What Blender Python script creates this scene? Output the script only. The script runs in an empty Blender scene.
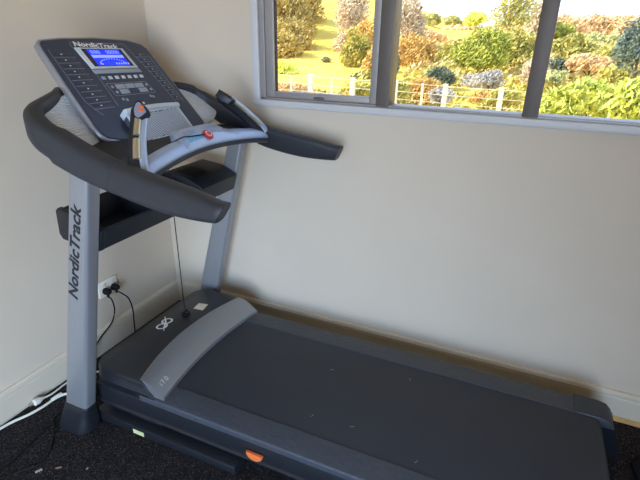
import bpy, bmesh, math, random
from mathutils import Vector, Matrix, noise
random.seed(7)
COL = bpy.context.scene.collection
V = Vector

# ------------------------------------------------------------------ helpers
def s2l(c):
    return tuple((x / 12.92 if x <= 0.04045 else ((x + 0.055) / 1.055) ** 2.4) for x in c)

def mat(name, rgb, rough=0.5, metal=0.0, var=0.0, vscale=40.0, bump=0.0, bscale=200.0, spec=0.5, emit=0.0, tex='noise', bdist=0.002):
    """rgb: 0..255 display values of the material's own colour"""
    m = bpy.data.materials.new(name); m.use_nodes = True
    nt = m.node_tree; b = nt.nodes['Principled BSDF']
    c = s2l([x / 255 for x in rgb]) + (1,)
    b.inputs['Base Color'].default_value = c
    b.inputs['Roughness'].default_value = rough
    b.inputs['Metallic'].default_value = metal
    b.inputs['Specular IOR Level'].default_value = spec
    tc = nt.nodes.new('ShaderNodeTexCoord')
    n = nt.nodes.new('ShaderNodeTexNoise'); n.inputs['Scale'].default_value = vscale; n.inputs['Detail'].default_value = 4
    nt.links.new(tc.outputs['Object'], n.inputs['Vector'])
    r = nt.nodes.new('ShaderNodeValToRGB')
    r.color_ramp.elements[0].position = 0.3; r.color_ramp.elements[1].position = 0.7
    r.color_ramp.elements[0].color = tuple(x * (1 - var) for x in c[:3]) + (1,)
    r.color_ramp.elements[1].color = tuple(min(1, x * (1 + var)) for x in c[:3]) + (1,)
    nt.links.new(n.outputs['Fac'], r.inputs['Fac'])
    nt.links.new(r.outputs['Color'], b.inputs['Base Color'])
    if emit:
        nt.links.new(r.outputs['Color'], b.inputs['Emission Color'])
        b.inputs['Emission Strength'].default_value = emit
    if bump:
        if tex == 'voronoi':
            t = nt.nodes.new('ShaderNodeTexVoronoi')
            out = t.outputs['Distance']
        elif tex == 'wave':
            t = nt.nodes.new('ShaderNodeTexWave'); t.bands_direction = 'Z'
            out = t.outputs['Fac']
        else:
            t = nt.nodes.new('ShaderNodeTexNoise'); out = t.outputs['Fac']
        t.inputs['Scale'].default_value = bscale
        nt.links.new(tc.outputs['Object'], t.inputs['Vector'])
        bp = nt.nodes.new('ShaderNodeBump'); bp.inputs['Strength'].default_value = bump; bp.inputs['Distance'].default_value = bdist
        nt.links.new(out, bp.inputs['Height']); nt.links.new(bp.outputs['Normal'], b.inputs['Normal'])
    return m

def link(o, parent=None):
    COL.objects.link(o)
    if parent is not None: o.parent = parent
    return o

def origin_of(parent):
    p = V((0, 0, 0))
    while parent is not None:
        p = p + parent.location; parent = parent.parent
    return p

def build(name, bm, m, parent=None, loc=None, smooth=35):
    """bm is in world coordinates; links it as ONE mesh object"""
    o0 = origin_of(parent)
    if parent is not None: off = o0
    elif loc is not None: off = V(loc)
    else: off = V((0, 0, 0))
    bmesh.ops.translate(bm, verts=bm.verts, vec=-off)
    bmesh.ops.recalc_face_normals(bm, faces=bm.faces)
    me = bpy.data.meshes.new(name); bm.to_mesh(me); bm.free()
    if m is not None:
        for x in (m if isinstance(m, (list, tuple)) else [m]): me.materials.append(x)
    if smooth:
        for p in me.polygons: p.use_smooth = True
        me.set_sharp_from_angle(angle=math.radians(smooth))
    o = bpy.data.objects.new(name, me)
    if parent is None and loc is not None: o.location = loc
    return link(o, parent)

def tag(o, label, cat, group=None):
    o['label'] = label; o['category'] = cat
    if group: o['group'] = group
    return o

def struct(o, label=None):
    o['kind'] = 'structure'
    if label: o['label'] = label
    return o

def empty(name, loc):
    o = bpy.data.objects.new(name, None); o.location = loc; o.empty_display_size = 0.05
    return link(o)

def B(): return bmesh.new()

def box(bm, lo, hi, bev=0.0, seg=2):
    x0, y0, z0 = lo; x1, y1, z1 = hi
    vs = [bm.verts.new(p) for p in ((x0,y0,z0),(x1,y0,z0),(x1,y1,z0),(x0,y1,z0),(x0,y0,z1),(x1,y0,z1),(x1,y1,z1),(x0,y1,z1))]
    fs = [bm.faces.new([vs[i] for i in f]) for f in ((0,3,2,1),(4,5,6,7),(0,1,5,4),(1,2,6,5),(2,3,7,6),(3,0,4,7))]
    if bev:
        es = list({e for f in fs for e in f.edges})
        bmesh.ops.bevel(bm, geom=es, offset=bev, segments=seg, affect='EDGES', profile=0.5)

def prism(bm, pts, off, bev=0.0, seg=2):
    """closed polygon of 3D points extruded by vector off"""
    a = [bm.verts.new(p) for p in pts]; off = V(off)
    b = [bm.verts.new(V(p) + off) for p in pts]
    n = len(a)
    fs = [bm.faces.new(a), bm.faces.new(list(reversed(b)))]
    for i in range(n): fs.append(bm.faces.new((a[i], b[i], b[(i+1) % n], a[(i+1) % n])))
    bmesh.ops.recalc_face_normals(bm, faces=fs)
    if bev:
        es = list({e for f in fs[:2] for e in f.edges})
        bmesh.ops.bevel(bm, geom=es, offset=bev, segments=seg, affect='EDGES', profile=0.5)

def loft(bm, rings, cap=True, closed=False):
    rs = [[bm.verts.new(p) for p in r] for r in rings]
    n = len(rs[0])
    m = len(rs)
    for i in range(m if closed else m - 1):
        a, b = rs[i], rs[(i+1) % m]
        for j in range(n): bm.faces.new((a[j], a[(j+1) % n], b[(j+1) % n], b[j]))
    if cap and not closed:
        bm.faces.new(list(reversed(rs[0]))); bm.faces.new(rs[-1])

def grid(bm, rows):
    rs = [[bm.verts.new(p) for p in r] for r in rows]
    for i in range(len(rs)-1):
        for j in range(len(rs[0])-1):
            bm.faces.new((rs[i][j], rs[i][j+1], rs[i+1][j+1], rs[i+1][j]))

def spline(pts, n=8):
    pts = [V(p) for p in pts]; out = []
    P = [pts[0]*2 - pts[1]] + pts + [pts[-1]*2 - pts[-2]]
    for i in range(1, len(P)-2):
        p0, p1, p2, p3 = P[i-1:i+3]
        for k in range(n):
            t = k / n
            out.append(0.5*((2*p1)+(p2-p0)*t+(2*p0-5*p1+4*p2-p3)*t*t+(3*p1-p0-3*p2+p3)*t**3))
    out.append(pts[-1]); return out

def tube(bm, pts, r, n=8, closed=False):
    pts = [V(p) for p in pts]; rings = []
    up = V((0, 0, 1)); m = len(pts)
    for i, p in enumerate(pts):
        if closed: t = pts[(i+1) % m] - pts[i-1]
        else: t = (pts[min(i+1, m-1)] - pts[max(i-1, 0)])
        t.normalize()
        u = up if abs(t.dot(up)) < 0.95 else V((1, 0, 0))
        a = t.cross(u).normalized(); b = a.cross(t)
        rr = r[i] if isinstance(r, (list, tuple)) else r
        rings.append([p + (a*math.cos(2*math.pi*k/n) + b*math.sin(2*math.pi*k/n))*rr for k in range(n)])
    loft(bm, rings, closed=closed)

def rrect(w, h, r, n=4):
    """rounded rectangle, centred, as 2D points"""
    out = []
    for cx, cy, a0 in ((w/2-r, h/2-r, 0), (-w/2+r, h/2-r, 90), (-w/2+r, -h/2+r, 180), (w/2-r, -h/2+r, 270)):
        for k in range(n+1):
            a = math.radians(a0 + 90*k/n); out.append((cx + r*math.cos(a), cy + r*math.sin(a)))
    return out

def lathe(bm, centre, axis, prof, n=20):
    """prof: list of (distance along axis, radius)"""
    axis = V(axis).normalized(); u = V((0,0,1)) if abs(axis.z) < 0.9 else V((1,0,0))
    a = axis.cross(u).normalized(); b = axis.cross(a)
    loft(bm, [[V(centre)+axis*d+(a*math.cos(2*math.pi*k/n)+b*math.sin(2*math.pi*k/n))*r for k in range(n)] for d, r in prof])

def text(name, s, size, X, Y, pos, m, parent, ext=0.0006, bold=0.0, shear=0.0, align='LEFT', fit=None):
    """lettering as a mesh; X = reading direction, Y = up of the letters"""
    cu = bpy.data.curves.new(name, 'FONT'); cu.body = s; cu.size = size; cu.extrude = ext
    cu.offset = bold; cu.shear = shear; cu.align_x = align; cu.resolution_u = 3
    tmp = bpy.data.objects.new('t', cu); COL.objects.link(tmp)
    dg = bpy.context.evaluated_depsgraph_get(); dg.update()
    me = bpy.data.meshes.new_from_object(tmp.evaluated_get(dg))
    bpy.data.objects.remove(tmp); bpy.data.curves.remove(cu)
    X = V(X).normalized(); Y = V(Y).normalized(); Z = X.cross(Y)
    k = 1.0
    if fit:
        xs = [v.co.x for v in me.vertices]; k = fit / (max(xs) - min(xs))
    M = Matrix((X, Y, Z)).transposed()
    p0 = V(pos) - origin_of(parent)
    for v in me.vertices: v.co = M @ V((v.co.x*k, v.co.y, v.co.z)) + p0
    me.name = name
    me.materials.clear(); me.materials.append(m)
    return link(bpy.data.objects.new(name, me), parent)

# ------------------------------------------------------------------ materials
M_wall = mat('wall_paint', (210, 196, 177), 0.75, var=0.02, vscale=3, bump=0.05, bscale=300)
M_trim = mat('trim_paint', (212, 200, 180), 0.45, var=0.02, vscale=5)
M_ceil = mat('ceiling_paint', (228, 214, 190), 0.8)
M_alu = mat('window_aluminium', (160, 155, 152), 0.45, 0.25, var=0.03)
M_shaded_alu = mat('shaded_aluminium', (104, 96, 90), 0.5, 0.25, var=0.03)  # mullion aluminium, darkened in colour for its backlit shade
M_reveal = mat('window_reveal_paint', (205, 204, 204), 0.45)
M_seal = mat('glazing_seal', (40, 40, 42), 0.7)
M_tan = mat('bare_wood_strip', (205, 165, 105), 0.6, var=0.2, vscale=30)
M_blk = mat('black_plastic', (24, 27, 33), 0.5, var=0.1, bump=0.12, bscale=600, bdist=0.0006)
M_hood = mat('hood_plastic', (28, 31, 37), 0.42, var=0.12, vscale=12, bump=0.15, bscale=500, bdist=0.0006)
M_belt = mat('belt_rubber', (46, 49, 58), 0.55, var=0.10, vscale=6, bump=0.2, bscale=900, bdist=0.0004)
M_rail = mat('rail_plastic', (64, 68, 76), 0.5, var=0.06, bump=0.6, bscale=60, tex='voronoi', bdist=0.003)
M_foot = mat('shaded_foot', (20, 23, 30), 0.85, spec=.15)  # cap foot, shade of its inner face put into the colour
M_cap = mat('cap_plastic', (52, 56, 64), 0.5, var=0.06)
M_silver = mat('silver_paint', (156, 158, 163), 0.38, 0.55, var=0.05, vscale=400)
M_arc = mat('brushed_silver', (148, 149, 151), 0.4, 0.6, var=0.05, vscale=200)
M_bar = mat('blue_silver_plastic', (166, 178, 198), 0.33, 0.35, var=0.03)
M_arm = mat('handrail_rubber', (44, 46, 52), 0.5, var=0.08, bump=0.2, bscale=500, bdist=0.0006)
M_face = mat('console_face', (46, 53, 72), 0.35, var=0.06)
M_line = mat('console_print', (150, 155, 166), 0.5)
M_white = mat('white_print', (225, 225, 222), 0.5)
M_black = mat('black_print', (22, 24, 34), 0.5)
M_key = mat('key_grey', (150, 158, 170), 0.45)
M_keyw = mat('key_light', (200, 206, 212), 0.4)
M_lcd = mat('lcd_blue', (22, 50, 240), 0.25, emit=0.9, var=0.12, vscale=25)
M_lcdd = mat('lcd_segment_reflection', (130, 150, 250), 0.3, emit=0.8)
M_lcdk = mat('lcd_dark_edge', (20, 24, 60), 0.25)
M_speaker = mat('silver_mesh', (222, 226, 230), 0.45, 0.1, var=0.04, bump=0.8, bscale=60, tex='wave', bdist=0.004)
M_rib = mat('silver_ribs', (206, 209, 214), 0.4, 0.25)
M_slot = mat('fan_dark', (74, 77, 83), 0.6)
M_gold = mat('pulse_contact', (196, 186, 160), 0.3, 0.8)
M_orange = mat('orange_plastic', (236, 120, 62), 0.45)
M_red = mat('red_plastic', (206, 44, 52), 0.4)
M_teal = mat('teal_decal', (120, 176, 205), 0.4, var=0.2, vscale=120)
M_grey = mat('grey_decal', (140, 150, 176), 0.45, var=0.2, vscale=160)
M_ylab = mat('yellow_green_sticker', (200, 205, 150), 0.5)
M_slab = mat('white_sticker', (222, 212, 196), 0.5, var=0.12, vscale=90)
M_outlet = mat('outlet_plastic', (236, 230, 215), 0.4)
M_cord = mat('black_cord', (22, 23, 26), 0.7, spec=.2)
M_wcord = mat('white_cord', (226, 221, 208), 0.5)
M_lint = mat('pale_lint', (165, 162, 160), 0.8)

def carpet():
    m = mat('carpet', (40, 40, 44), 0.95, bump=1.0, bscale=260, bdist=0.006, spec=0.1)
    nt = m.node_tree; b = nt.nodes['Principled BSDF']
    tc = nt.nodes.new('ShaderNodeTexCoord')
    v = nt.nodes.new('ShaderNodeTexVoronoi'); v.inputs['Scale'].default_value = 300
    nt.links.new(tc.outputs['Object'], v.inputs['Vector'])
    r = nt.nodes.new('ShaderNodeValToRGB'); r.color_ramp.interpolation = 'CONSTANT'
    sep = nt.nodes.new('ShaderNodeSeparateColor'); nt.links.new(v.outputs['Color'], sep.inputs['Color'])
    el = r.color_ramp.elements
    el[0].position = 0; el[0].color = s2l((.10, .10, .115)) + (1,)
    el[1].position = 0.42; el[1].color = s2l((.17, .165, .175)) + (1,)
    for p, c in ((0.74, (.23, .205, .20)), (0.90, (.32, .27, .24)), (0.97, (.40, .37, .35))):
        e = el.new(p); e.color = s2l(c) + (1,)
    nt.links.new(sep.outputs['Red'], r.inputs['Fac'])
    nt.links.new(r.outputs['Color'], b.inputs['Base Color'])
    return m
M_carpet = carpet()

def glass():
    m = bpy.data.materials.new('window_glass'); m.use_nodes = True; nt = m.node_tree; nt.nodes.clear()
    o = nt.nodes.new('ShaderNodeOutputMaterial'); mx = nt.nodes.new('ShaderNodeMixShader')
    t = nt.nodes.new('ShaderNodeBsdfTransparent'); t.inputs['Color'].default_value = (.97, .98, .98, 1)
    g = nt.nodes.new('ShaderNodeBsdfGlossy'); g.inputs['Roughness'].default_value = 0.03
    f = nt.nodes.new('ShaderNodeFresnel'); f.inputs['IOR'].default_value = 1.07
    nt.links.new(f.outputs[0], mx.inputs[0]); nt.links.new(t.outputs[0], mx.inputs[1]); nt.links.new(g.outputs[0], mx.inputs[2])
    nt.links.new(mx.outputs[0], o.inputs[0]); return m
M_glass = glass()

# ------------------------------------------------------------------ the room
XR, YB, ZC = 4.2, -4.6, 2.5
b = B(); box(b, (-.12, YB-.12, -.06), (XR+.12, .12, 0)); struct(build('floor', b, M_carpet), 'black carpet with brown flecks')
b = B(); box(b, (-.12, YB-.12, ZC), (XR+.12, .12, ZC+.1)); struct(build('ceiling', b, M_ceil))
b = B(); box(b, (-.12, YB, 0), (0, .12, ZC)); struct(build('wall_left', b, M_wall))
b = B(); box(b, (XR, YB, 0), (XR+.12, .12, ZC)); struct(build('wall_right', b, M_wall))
WX0, WX1, WZ0, WZ1 = .642, 3.5, 1.243, 2.2
b = B()
box(b, (0, 0, 0), (XR, .12, WZ0)); box(b, (0, 0, WZ1), (XR, .12, ZC))
box(b, (0, 0, WZ0), (WX0, .12, WZ1)); box(b, (WX1, 0, WZ0), (XR, .12, WZ1))
struct(build('wall_window_side', b, M_wall))
DX0, DX1, DZ = 1.35, 3.55, 2.12
b = B()
box(b, (0, YB-.12, 0), (DX0, YB, ZC)); box(b, (DX1, YB-.12, 0), (XR, YB, ZC)); box(b, (DX0, YB-.12, DZ), (DX1, YB, ZC))
struct(build('wall_back', b, M_wall))
# open sliding door in the back wall (daylight comes in through it)
b = B()
box(b, (DX0, YB-.10, 0), (DX0+.05, YB-.02, DZ)); box(b, (DX1-.05, YB-.10, 0), (DX1, YB-.02, DZ)); box(b, (DX0, YB-.10, DZ-.05), (DX1, YB-.02, DZ))
struct(build('door_1', b, M_alu))

def baseboard(name, along, a0, a1):
    prof = [(0, 0), (.018, 0), (.018, .104), (.0165, .108), (.0165, .112), (.0195, .115), (.0195, .120), (.015, .123), (.015, .126), (.017, .128), (.014, .133), (.008, .137), (0, .137)]
    b = B()
    if along == 'x': prism(b, [(a0, -d, z) for d, z in prof], (a1-a0, 0, 0))
    else: prism(b, [(d, a0, z) for d, z in prof], (0, a1-a0, 0))
    return struct(build(name, b, M_trim, smooth=20))
baseboard('baseboard_window_side', 'x', 0.0, XR)
baseboard('baseboard_left', 'y', YB, -.02)
b = B(); prism(b, [(.3, -.018, 0), (.3, -.034, 0), (.3, -.034, .006), (.3, -.026, .014), (.3, -.018, .016)], (XR-.3, 0, 0))
struct(build('trim_1', b, M_tan), 'bare wooden strip along the foot of the baseboard')

# window: painted surround, aluminium frame, sash, panes
b = B()
box(b, (WX0-.036, -.016, WZ0-.03), (WX0, .0, WZ1+.03), .003)
box(b, (WX0-.036, -.020, WZ0-.03), (WX1+.03, .0, WZ0), .004)
box(b, (WX1, -.016, WZ0), (WX1+.036, .0, WZ1), .003); box(b, (WX0, -.016, WZ1), (WX1, .0, WZ1+.03), .003)
win = struct(build('window_1', b, M_reveal), 'wide aluminium window with a painted surround')
b = B()
box(b, (WX0, -.004, WZ0), (WX0+.026, .09, WZ1), .003); box(b, (WX0, -.004, WZ0-.002), (WX1, .09, WZ0+.010), .002)
box(b, (WX1-.03, -.004, WZ0), (WX1, .09, WZ1)); box(b, (WX0, -.004, WZ1-.03), (WX1, .09, WZ1))
build('window_frame', b, M_alu, win)
def bars(x0, x1): 
    bb = B(); box(bb, (x0, -.012, WZ0+.004), (x1, .09, WZ1-.01), .003); return bb
build('mullion', bars(1.205, 1.262), M_shaded_alu, win); build('mullion', bars(1.785, 1.842), M_shaded_alu, win); build('mullion', bars(2.62, 2.68), M_shaded_alu, win)
b = B()
X0, X1, Z0, Z1 = WX0+.028, 1.203, WZ0+.011, WZ1-.03
box(b, (X0, .0, Z0), (X0+.042, .04, Z1), .003); box(b, (X1-.03, .0, Z0), (X1, .04, Z1), .003)
box(b, (X0+.0421, .001, Z0), (X1-.0301, .039, Z0+.027), .003); box(b, (X0+.0421, .001, Z1-.03), (X1-.0301, .039, Z1), .003)
build('sash', b, M_alu, win)
b = B()
box(b, (WX0+.0262, .004, Z0), (WX0+.0275, .03, Z1)); box(b, (X0+.042, .012, Z0+.027), (X0+.046, .03, Z1-.03)); 
build('seal', b, M_seal, win)
b = B(); box(b, (.915, -.012, Z0+.004), (.965, .002, Z0+.013), .003); box(b, (.925, -.022, Z0+.006), (.95, -.010, Z0+.011), .002)
build('latch', b, M_shaded_alu, win)
for x0, x1, z0 in ((X0+.042, X1-.03, Z0+.027), (1.262, 1.785, WZ0+.009), (1.842, 2.62, WZ0+.009), (2.68, WX1-.03, WZ0+.009)):
    b = B(); box(b, (x0, .022, z0), (x1, .026, WZ1-.03)); build('pane', b, M_glass, win, smooth=0)

# ------------------------------------------------------------------ the treadmill
YC = -.5625
T = empty('treadmill', (1.2, YC, 0))
tag(T, 'black and silver treadmill with lit console and long belt, under the window', 'treadmill')

# --- lower frame
def side_frame(s):
    b = B()
    prism(b, [(.34, YC+s*d, z) for d, z in ((.28, .085), (.28, .17), (.358, .17), (.364, .155), (.364, .095), (.372, .088), (.366, .08), (.34, .076), (.30, .076))], (1.92, 0, 0))
    build('side_frame', b, M_blk, T, smooth=25)
for s in (-1, 1): side_frame(s)
b = B()
for s in (-1, 1):
    box(b, (.34, YC+s*.34-.052, .004), (1.04, YC+s*.34+.052, .046), .006)
box(b, (.42, YC-.33, .01), (.5, YC+.33, .06), .005); box(b, (.96, YC-.33, .01), (1.03, YC+.33, .05), .005)
build('base_frame', b, M_blk, T)
b = B(); box(b, (.55, YC-.3935, .009), (.605, YC-.3921, .030)); build('sticker', b, M_ylab, T)['label'] = 'yellow-green sticker'
b = B(); prism(b, [(1.085 + .034 - .034*math.cos(math.pi*k/10), YC-.3665, .135 - .030*math.sin(math.pi*k/10)) for k in range(11)], (0, -.016, 0), .004)
build('release_tab', b, M_orange, T)['label'] = 'orange half-round tab'

# --- deck and belt
b = B()
top = .1945
prof = [(.56, top), (2.235, top)] + [(2.235 + .034*math.sin(a), top-.034 + .034*math.cos(a)) for a in [math.pi*k/10 for k in range(1, 11)]]
prof += [(.56, top-.068)]
prism(b, [(x, YC-.272, z) for x, z in prof], (0, .544, 0))
build('walking_belt', b, M_belt, T)
b = B()
for s in (-1, 1):
    prism(b, [(.585, YC+s*d, z) for d, z in ((.264, .19), (.264, .1965), (.268, .1985), (.352, .1985), (.362, .195), (.3655, .188), (.3655, .17), (.264, .17))], (1.60, 0, 0))
    build('side_rail', b, M_rail, T, smooth=25); b = B()
b.free()
for s in (-1, 1):
    b = B()
    P = [(2.172, .185), (2.172, .2025), (2.262, .2035), (2.290, .196), (2.308, .178), (2.316, .160), (2.25, .160)]
    prism(b, [(x, YC+s*.262, z) for x, z in P], (0, s*.108, 0), .006, 3)
    cp = build('rear_cap', b, M_cap, T)
    b = B(); P = [(2.25, .165), (2.316, .165), (2.335, .11), (2.356, .056), (2.352, .038), (2.336, .030), (2.31, .034), (2.285, .08), (2.27, .12)]
    prism(b, [(x, YC+s*.264, z) for x, z in P], (0, s*.104, 0), .006, 3)
    build('rear_foot', b, M_foot, cp)['label'] = 'foot of the grey cap, coloured black for its shade'
b = B(); box(b, (2.16, YC-.27, .035), (2.30, YC+.27, .10), .02); build('rear_crossmember', b, M_blk, T)

# --- motor hood
def hood_outline(x0, x1, hw, r, z):
    pts = [(x1+.062, YC-hw, z)]
    for k in range(9):
        a = math.radians(90*k/8); pts.append((x0+r-r*math.sin(a), YC-hw+r-r*math.cos(a), z))
    for k in range(9):
        a = math.radians(90*k/8); pts.append((x0+r-r*math.cos(a), YC+hw-r+r*math.sin(a), z))
    pts.append((x1+.062, YC+hw, z))
    for k in range(1, 12):
        u = 1 - 2*k/12; pts.append((x1 + .062*u*u, YC+hw*u, z))
    return pts
b = B()
loft(b, [hood_outline(.345, .60, .350, .08, .05), hood_outline(.338, .60, .356, .08, .18), hood_outline(.332, .59, .370, .08, .206), hood_outline(.332, .58, .372, .08, .215),
         hood_outline(.335, .57, .366, .08, .222), hood_outline(.333, .552, .364, .08, .25), hood_outline(.337, .542, .360, .075, .259), hood_outline(.345, .540, .354, .07, .2625)])
build('motor_hood', b, M_hood, T, smooth=40)
# emblem on the hood: two loops crossed by a slash
b = B()
for cy, cx in ((-.586, .413), (-.541, .405)):
    ring = [(cx + .020*math.cos(t) + .004*math.sin(t), cy + .0225*math.sin(t), .263) for t in [2*math.pi*k/24 for k in range(24)]]
    tube(b, ring, .0052, 5, closed=True)
tube(b, spline([(.446, -.612, .2632), (.422, -.578, .2632), (.404, -.55, .2632), (.370, -.515, .2632)], 4), [.003]*3+[.005]*7+[.0035]*3, 5)
for v in b.verts: v.co.z = .2622 + (v.co.z-.2632)*.15
build('emblem', b, M_white, T)
b = B(); prism(b, [(.447, -.398, .2622), (.440, -.345, .2622), (.490, -.334, .2622), (.499, -.392, .2622)], (0, 0, .0008)); build('sticker', b, M_slab, T)['label'] = 'pale square sticker'

# --- silver arc between hood and belt
b = B()
rows = []
for k in range(25):
    u = -1 + 2*k/24; d = u*.352
    xf = .527 + .062*u*u; xr = .660 + .040*u*u
    y = YC + d; ins = .004 if abs(u) == 1 else 0
    rows.append([(xf, y, .235), (xf+.001, y, .264), (xf+.006, y, .2675), (xf+.05, y, .256), (xr-.006, y, .217), (xr, y, .212), (xr+.001, y, .188), (xf+.03, y, .188)])
loft(b, rows)
build('arc_trim', b, M_arc, T, smooth=30)
nslope = V((.13, 0, -.052)).normalized()
text('lettering', 'T7.0', .030, (-.12, 1, 0), (-nslope.x, 0, -nslope.z), (.668, YC-.325, .2335), M_keyw, T, ext=.0004)

# --- uprights, boots
def upx(z): return (.261 + .289*(z-.09), .117 - .036*(z-.1))   # front edge and depth at height z
for s in (-1, 1):
    b = B(); rings = []
    for z in (.10, .4, .8, 1.12):
        x0, dx = upx(z)
        rings.append([(x0+dx/2+px, YC+s*.432+py, z) for px, py in rrect(dx, .058, .014)])
    loft(b, rings)
    up = build('upright', b, M_silver, T)
    b = B(); rings = []
    for z, ex, ey in ((0, .020, .026), (.015, .021, .027), (.05, .016, .021), (.09, .009, .012), (.118, .006, .006), (.122, .002, .002)):
        x0, dx = upx(z)
        hw = .029
        rings.append([(x0+dx/2+px + (0.006 if z < .05 else 0), YC+s*(.432+(.006 if z < .05 else 0))+py, z) for px, py in rrect(dx+2*ex, .058+2*ey, .016 + ey, 6)])
    loft(b, rings); build('foot_boot', b, M_blk, T)
    if s == -1:
        ax = V((.289, 0, 1)).normalized(); yy = V((-ax.z, 0, ax.x))
        text('lettering', 'NordicTrack', .058, (.300, 0, 1), (-1, 0, .300), (.479, YC-.4615, .652), M_black, up, ext=.0005, bold=.0014, shear=.22, fit=.375)

# --- storage tray between the uprights
b = B()
def ring_tray(d, g=0, zt=0.0):
    y = YC + d
    return [(.385+g, y, .945+zt), (.375+g, y, .935+zt), (.372+g, y, .85), (.385+g, y, .832), (.53, y, .812), (.555, y, .82), (.575, y, .890), (.568, y, .897), (.558, y, .890), (.540, y, .842), (.405+g, y, .862), (.395+g, y, .94+zt)]
loft(b, [ring_tray(d, 0, z) for d, z in ((-.398, -.005), (-.3, 0), (0, .0), (.3, 0), (.398, -.005))])
prism(b, [(x, YC-.404, z) for x, z in ((.387, .946), (.376, .936), (.371, .85), (.384, .831), (.53, .811), (.556, .819), (.577, .890), (.568, .899), (.50, .925))], (0, .022, 0), .004)
for d in (-.14, .12):
    y = YC + d
    top_f, top_r = (.945, .888)
    prism(b, [(.39, y, top_f), (.39, y, .836), (.545, y, .822), (.568, y, top_r), (.52, y, top_r+.008)], (0, .012, 0), .002)
tr = build('storage_tray', b, M_blk, T, smooth=30)
b = B()   # closed end of the tray, with a shallow dish in its top
prism(b, [(.392, YC+.13, .948), (.388, YC+.13, .85), (.40, YC+.13, .838), (.545, YC+.13, .815), (.560, YC+.13, .822), (.582, YC+.13, .893), (.575, YC+.13, .902), (.50, YC+.13, .936)], (0, .272, 0), .008, 2)
lid = build('tray_end', b, M_blk, tr)
b = B(); prism(b, [(.43, YC+.16, .9455), (.43, YC+.26, .9455), (.515, YC+.26, .932), (.515, YC+.16, .932)], (.0015, 0, .003), .001); build('dish', b, M_cord, lid)

tr.location = (.010, 0, .016)

# --- console roll follows the photo: slight tilt along y
def tilt(p, k=.045):
    p = V(p); w = max(0, min(1, (.66-p.x)/.22))
    p.z += -(p.y-YC)*k*w
    return p

# --- handrails
def arm_section(x, d, zt, zb, w, n_dir):
    """rounded cross-section between zt and zb, of width w across direction n_dir (2D x,d)"""
    h = zt - zb; out = []
    for px, py in rrect(w, h, min(w, h)*.36, 3):
        out.append((x + n_dir[0]*px, d + n_dir[1]*px, (zt+zb)/2 + py))
    return out
KEYS = [  # x, d, ztop, zbot, width
    (1.080, .426, 1.090, 1.038, .050), (1.066, .426, 1.096, 1.036, .056), (.99, .422, 1.112, 1.034, .060), (.90, .419, 1.126, 1.038, .062), (.80, .417, 1.142, 1.052, .064),
    (.71, .420, 1.162, 1.072, .066), (.62, .428, 1.194, 1.098, .070), (.54, .437, 1.232, 1.132, .072), (.47, .442, 1.266, 1.166, .068), (.425, .432, 1.290, 1.200, .060),
    (.398, .405, 1.307, 1.232, .048), (.385, .355, 1.322, 1.266, .036), (.368, .302, 1.334, 1.294, .028), (.330, .262, 1.338, 1.304, .024), (.285, .215, 1.335, 1.302, .022), (.268, .12, 1.328, 1.294, .022), (.266, .04, 1.328, 1.294, .022)]
def arm(s):
    pts = []
    K = [(k[0], k[1] + (.028 if s == 1 and k[1] < .36 else 0), k[2], k[3] - (.011 if s == 1 and k[0] > .7 else 0), k[4]) for k in KEYS]
    # spline each channel
    ch = []
    P3 = spline([(k[0], k[1], k[2]) for k in K], 4); Q3 = spline([(k[3], k[4], 0) for k in K], 4)
    rings = []
    for i in range(len(P3)):
        a = P3[max(i-1, 0)]; c = P3[min(i+1, len(P3)-1)]
        t = V((c.x-a.x, c.y-a.y)).normalized(); nd = (t.y, -t.x)
        p = P3[i]; q = Q3[i]
        sec = arm_section(p.x, p.y, p.z, q.x, q.y, nd)
        lean = .22 if i < 30 else 0
        rings.append([tilt((x + ((z - q.x)*.5 if i < 3 else 0), YC + s*(d - (z-(p.z+q.x)/2)*lean), z), .045 if s == 1 else .0) for x, d, z in sec])
    b = B(); loft(b, rings)
    o = build('handrail', b, M_arm, T, smooth=45)
    # thin moulded seam where the soft grip starts
    k = 20
    ring = rings[k]; c = sum((V(p) for p in ring), V())/len(ring)
    b = B(); tube(b, [c + (V(p)-c)*1.004 for p in ring], .0016, 5, closed=True); build('seam', b, M_cap, o)
for s in (-1, 1): arm(s)

# --- speaker covers between handrail and console
for s in (-1, 1):
    outer = spline([(.365, .255, 1.318), (.388, .33, 1.300), (.408, .385, 1.276), (.448, .412, 1.240), (.492, .405, 1.208), (.508, .36, 1.178), (.502, .29, 1.15)], 4)
    rows = []
    n = len(outer)
    for i, p in enumerate(outer):
        t = i/(n-1)
        inner = V((.335+.15*t, .16, 1.315-.185*t))
        row = []
        for j in range(9):
            u = j/8; q = p.lerp(inner, u)
            q = q + V((.52, 0, .60))*(.010*math.sin(min(1, u*1.6)*math.pi*.5))
            row.append(tilt((q.x, YC+s*q.y, q.z), .045 if s == 1 else .01))
        rows.append(row)
    b = B(); grid(b, rows)
    geom = bmesh.ops.extrude_face_region(b, geom=list(b.faces))
    bmesh.ops.translate(b, verts=[v for v in geom['geom'] if isinstance(v, bmesh.types.BMVert)], vec=(-.010, 0, -.012))
    build('speaker_cover', b, M_speaker, T, smooth=60)['label'] = 'pale silver ribbed speaker cover'

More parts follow.
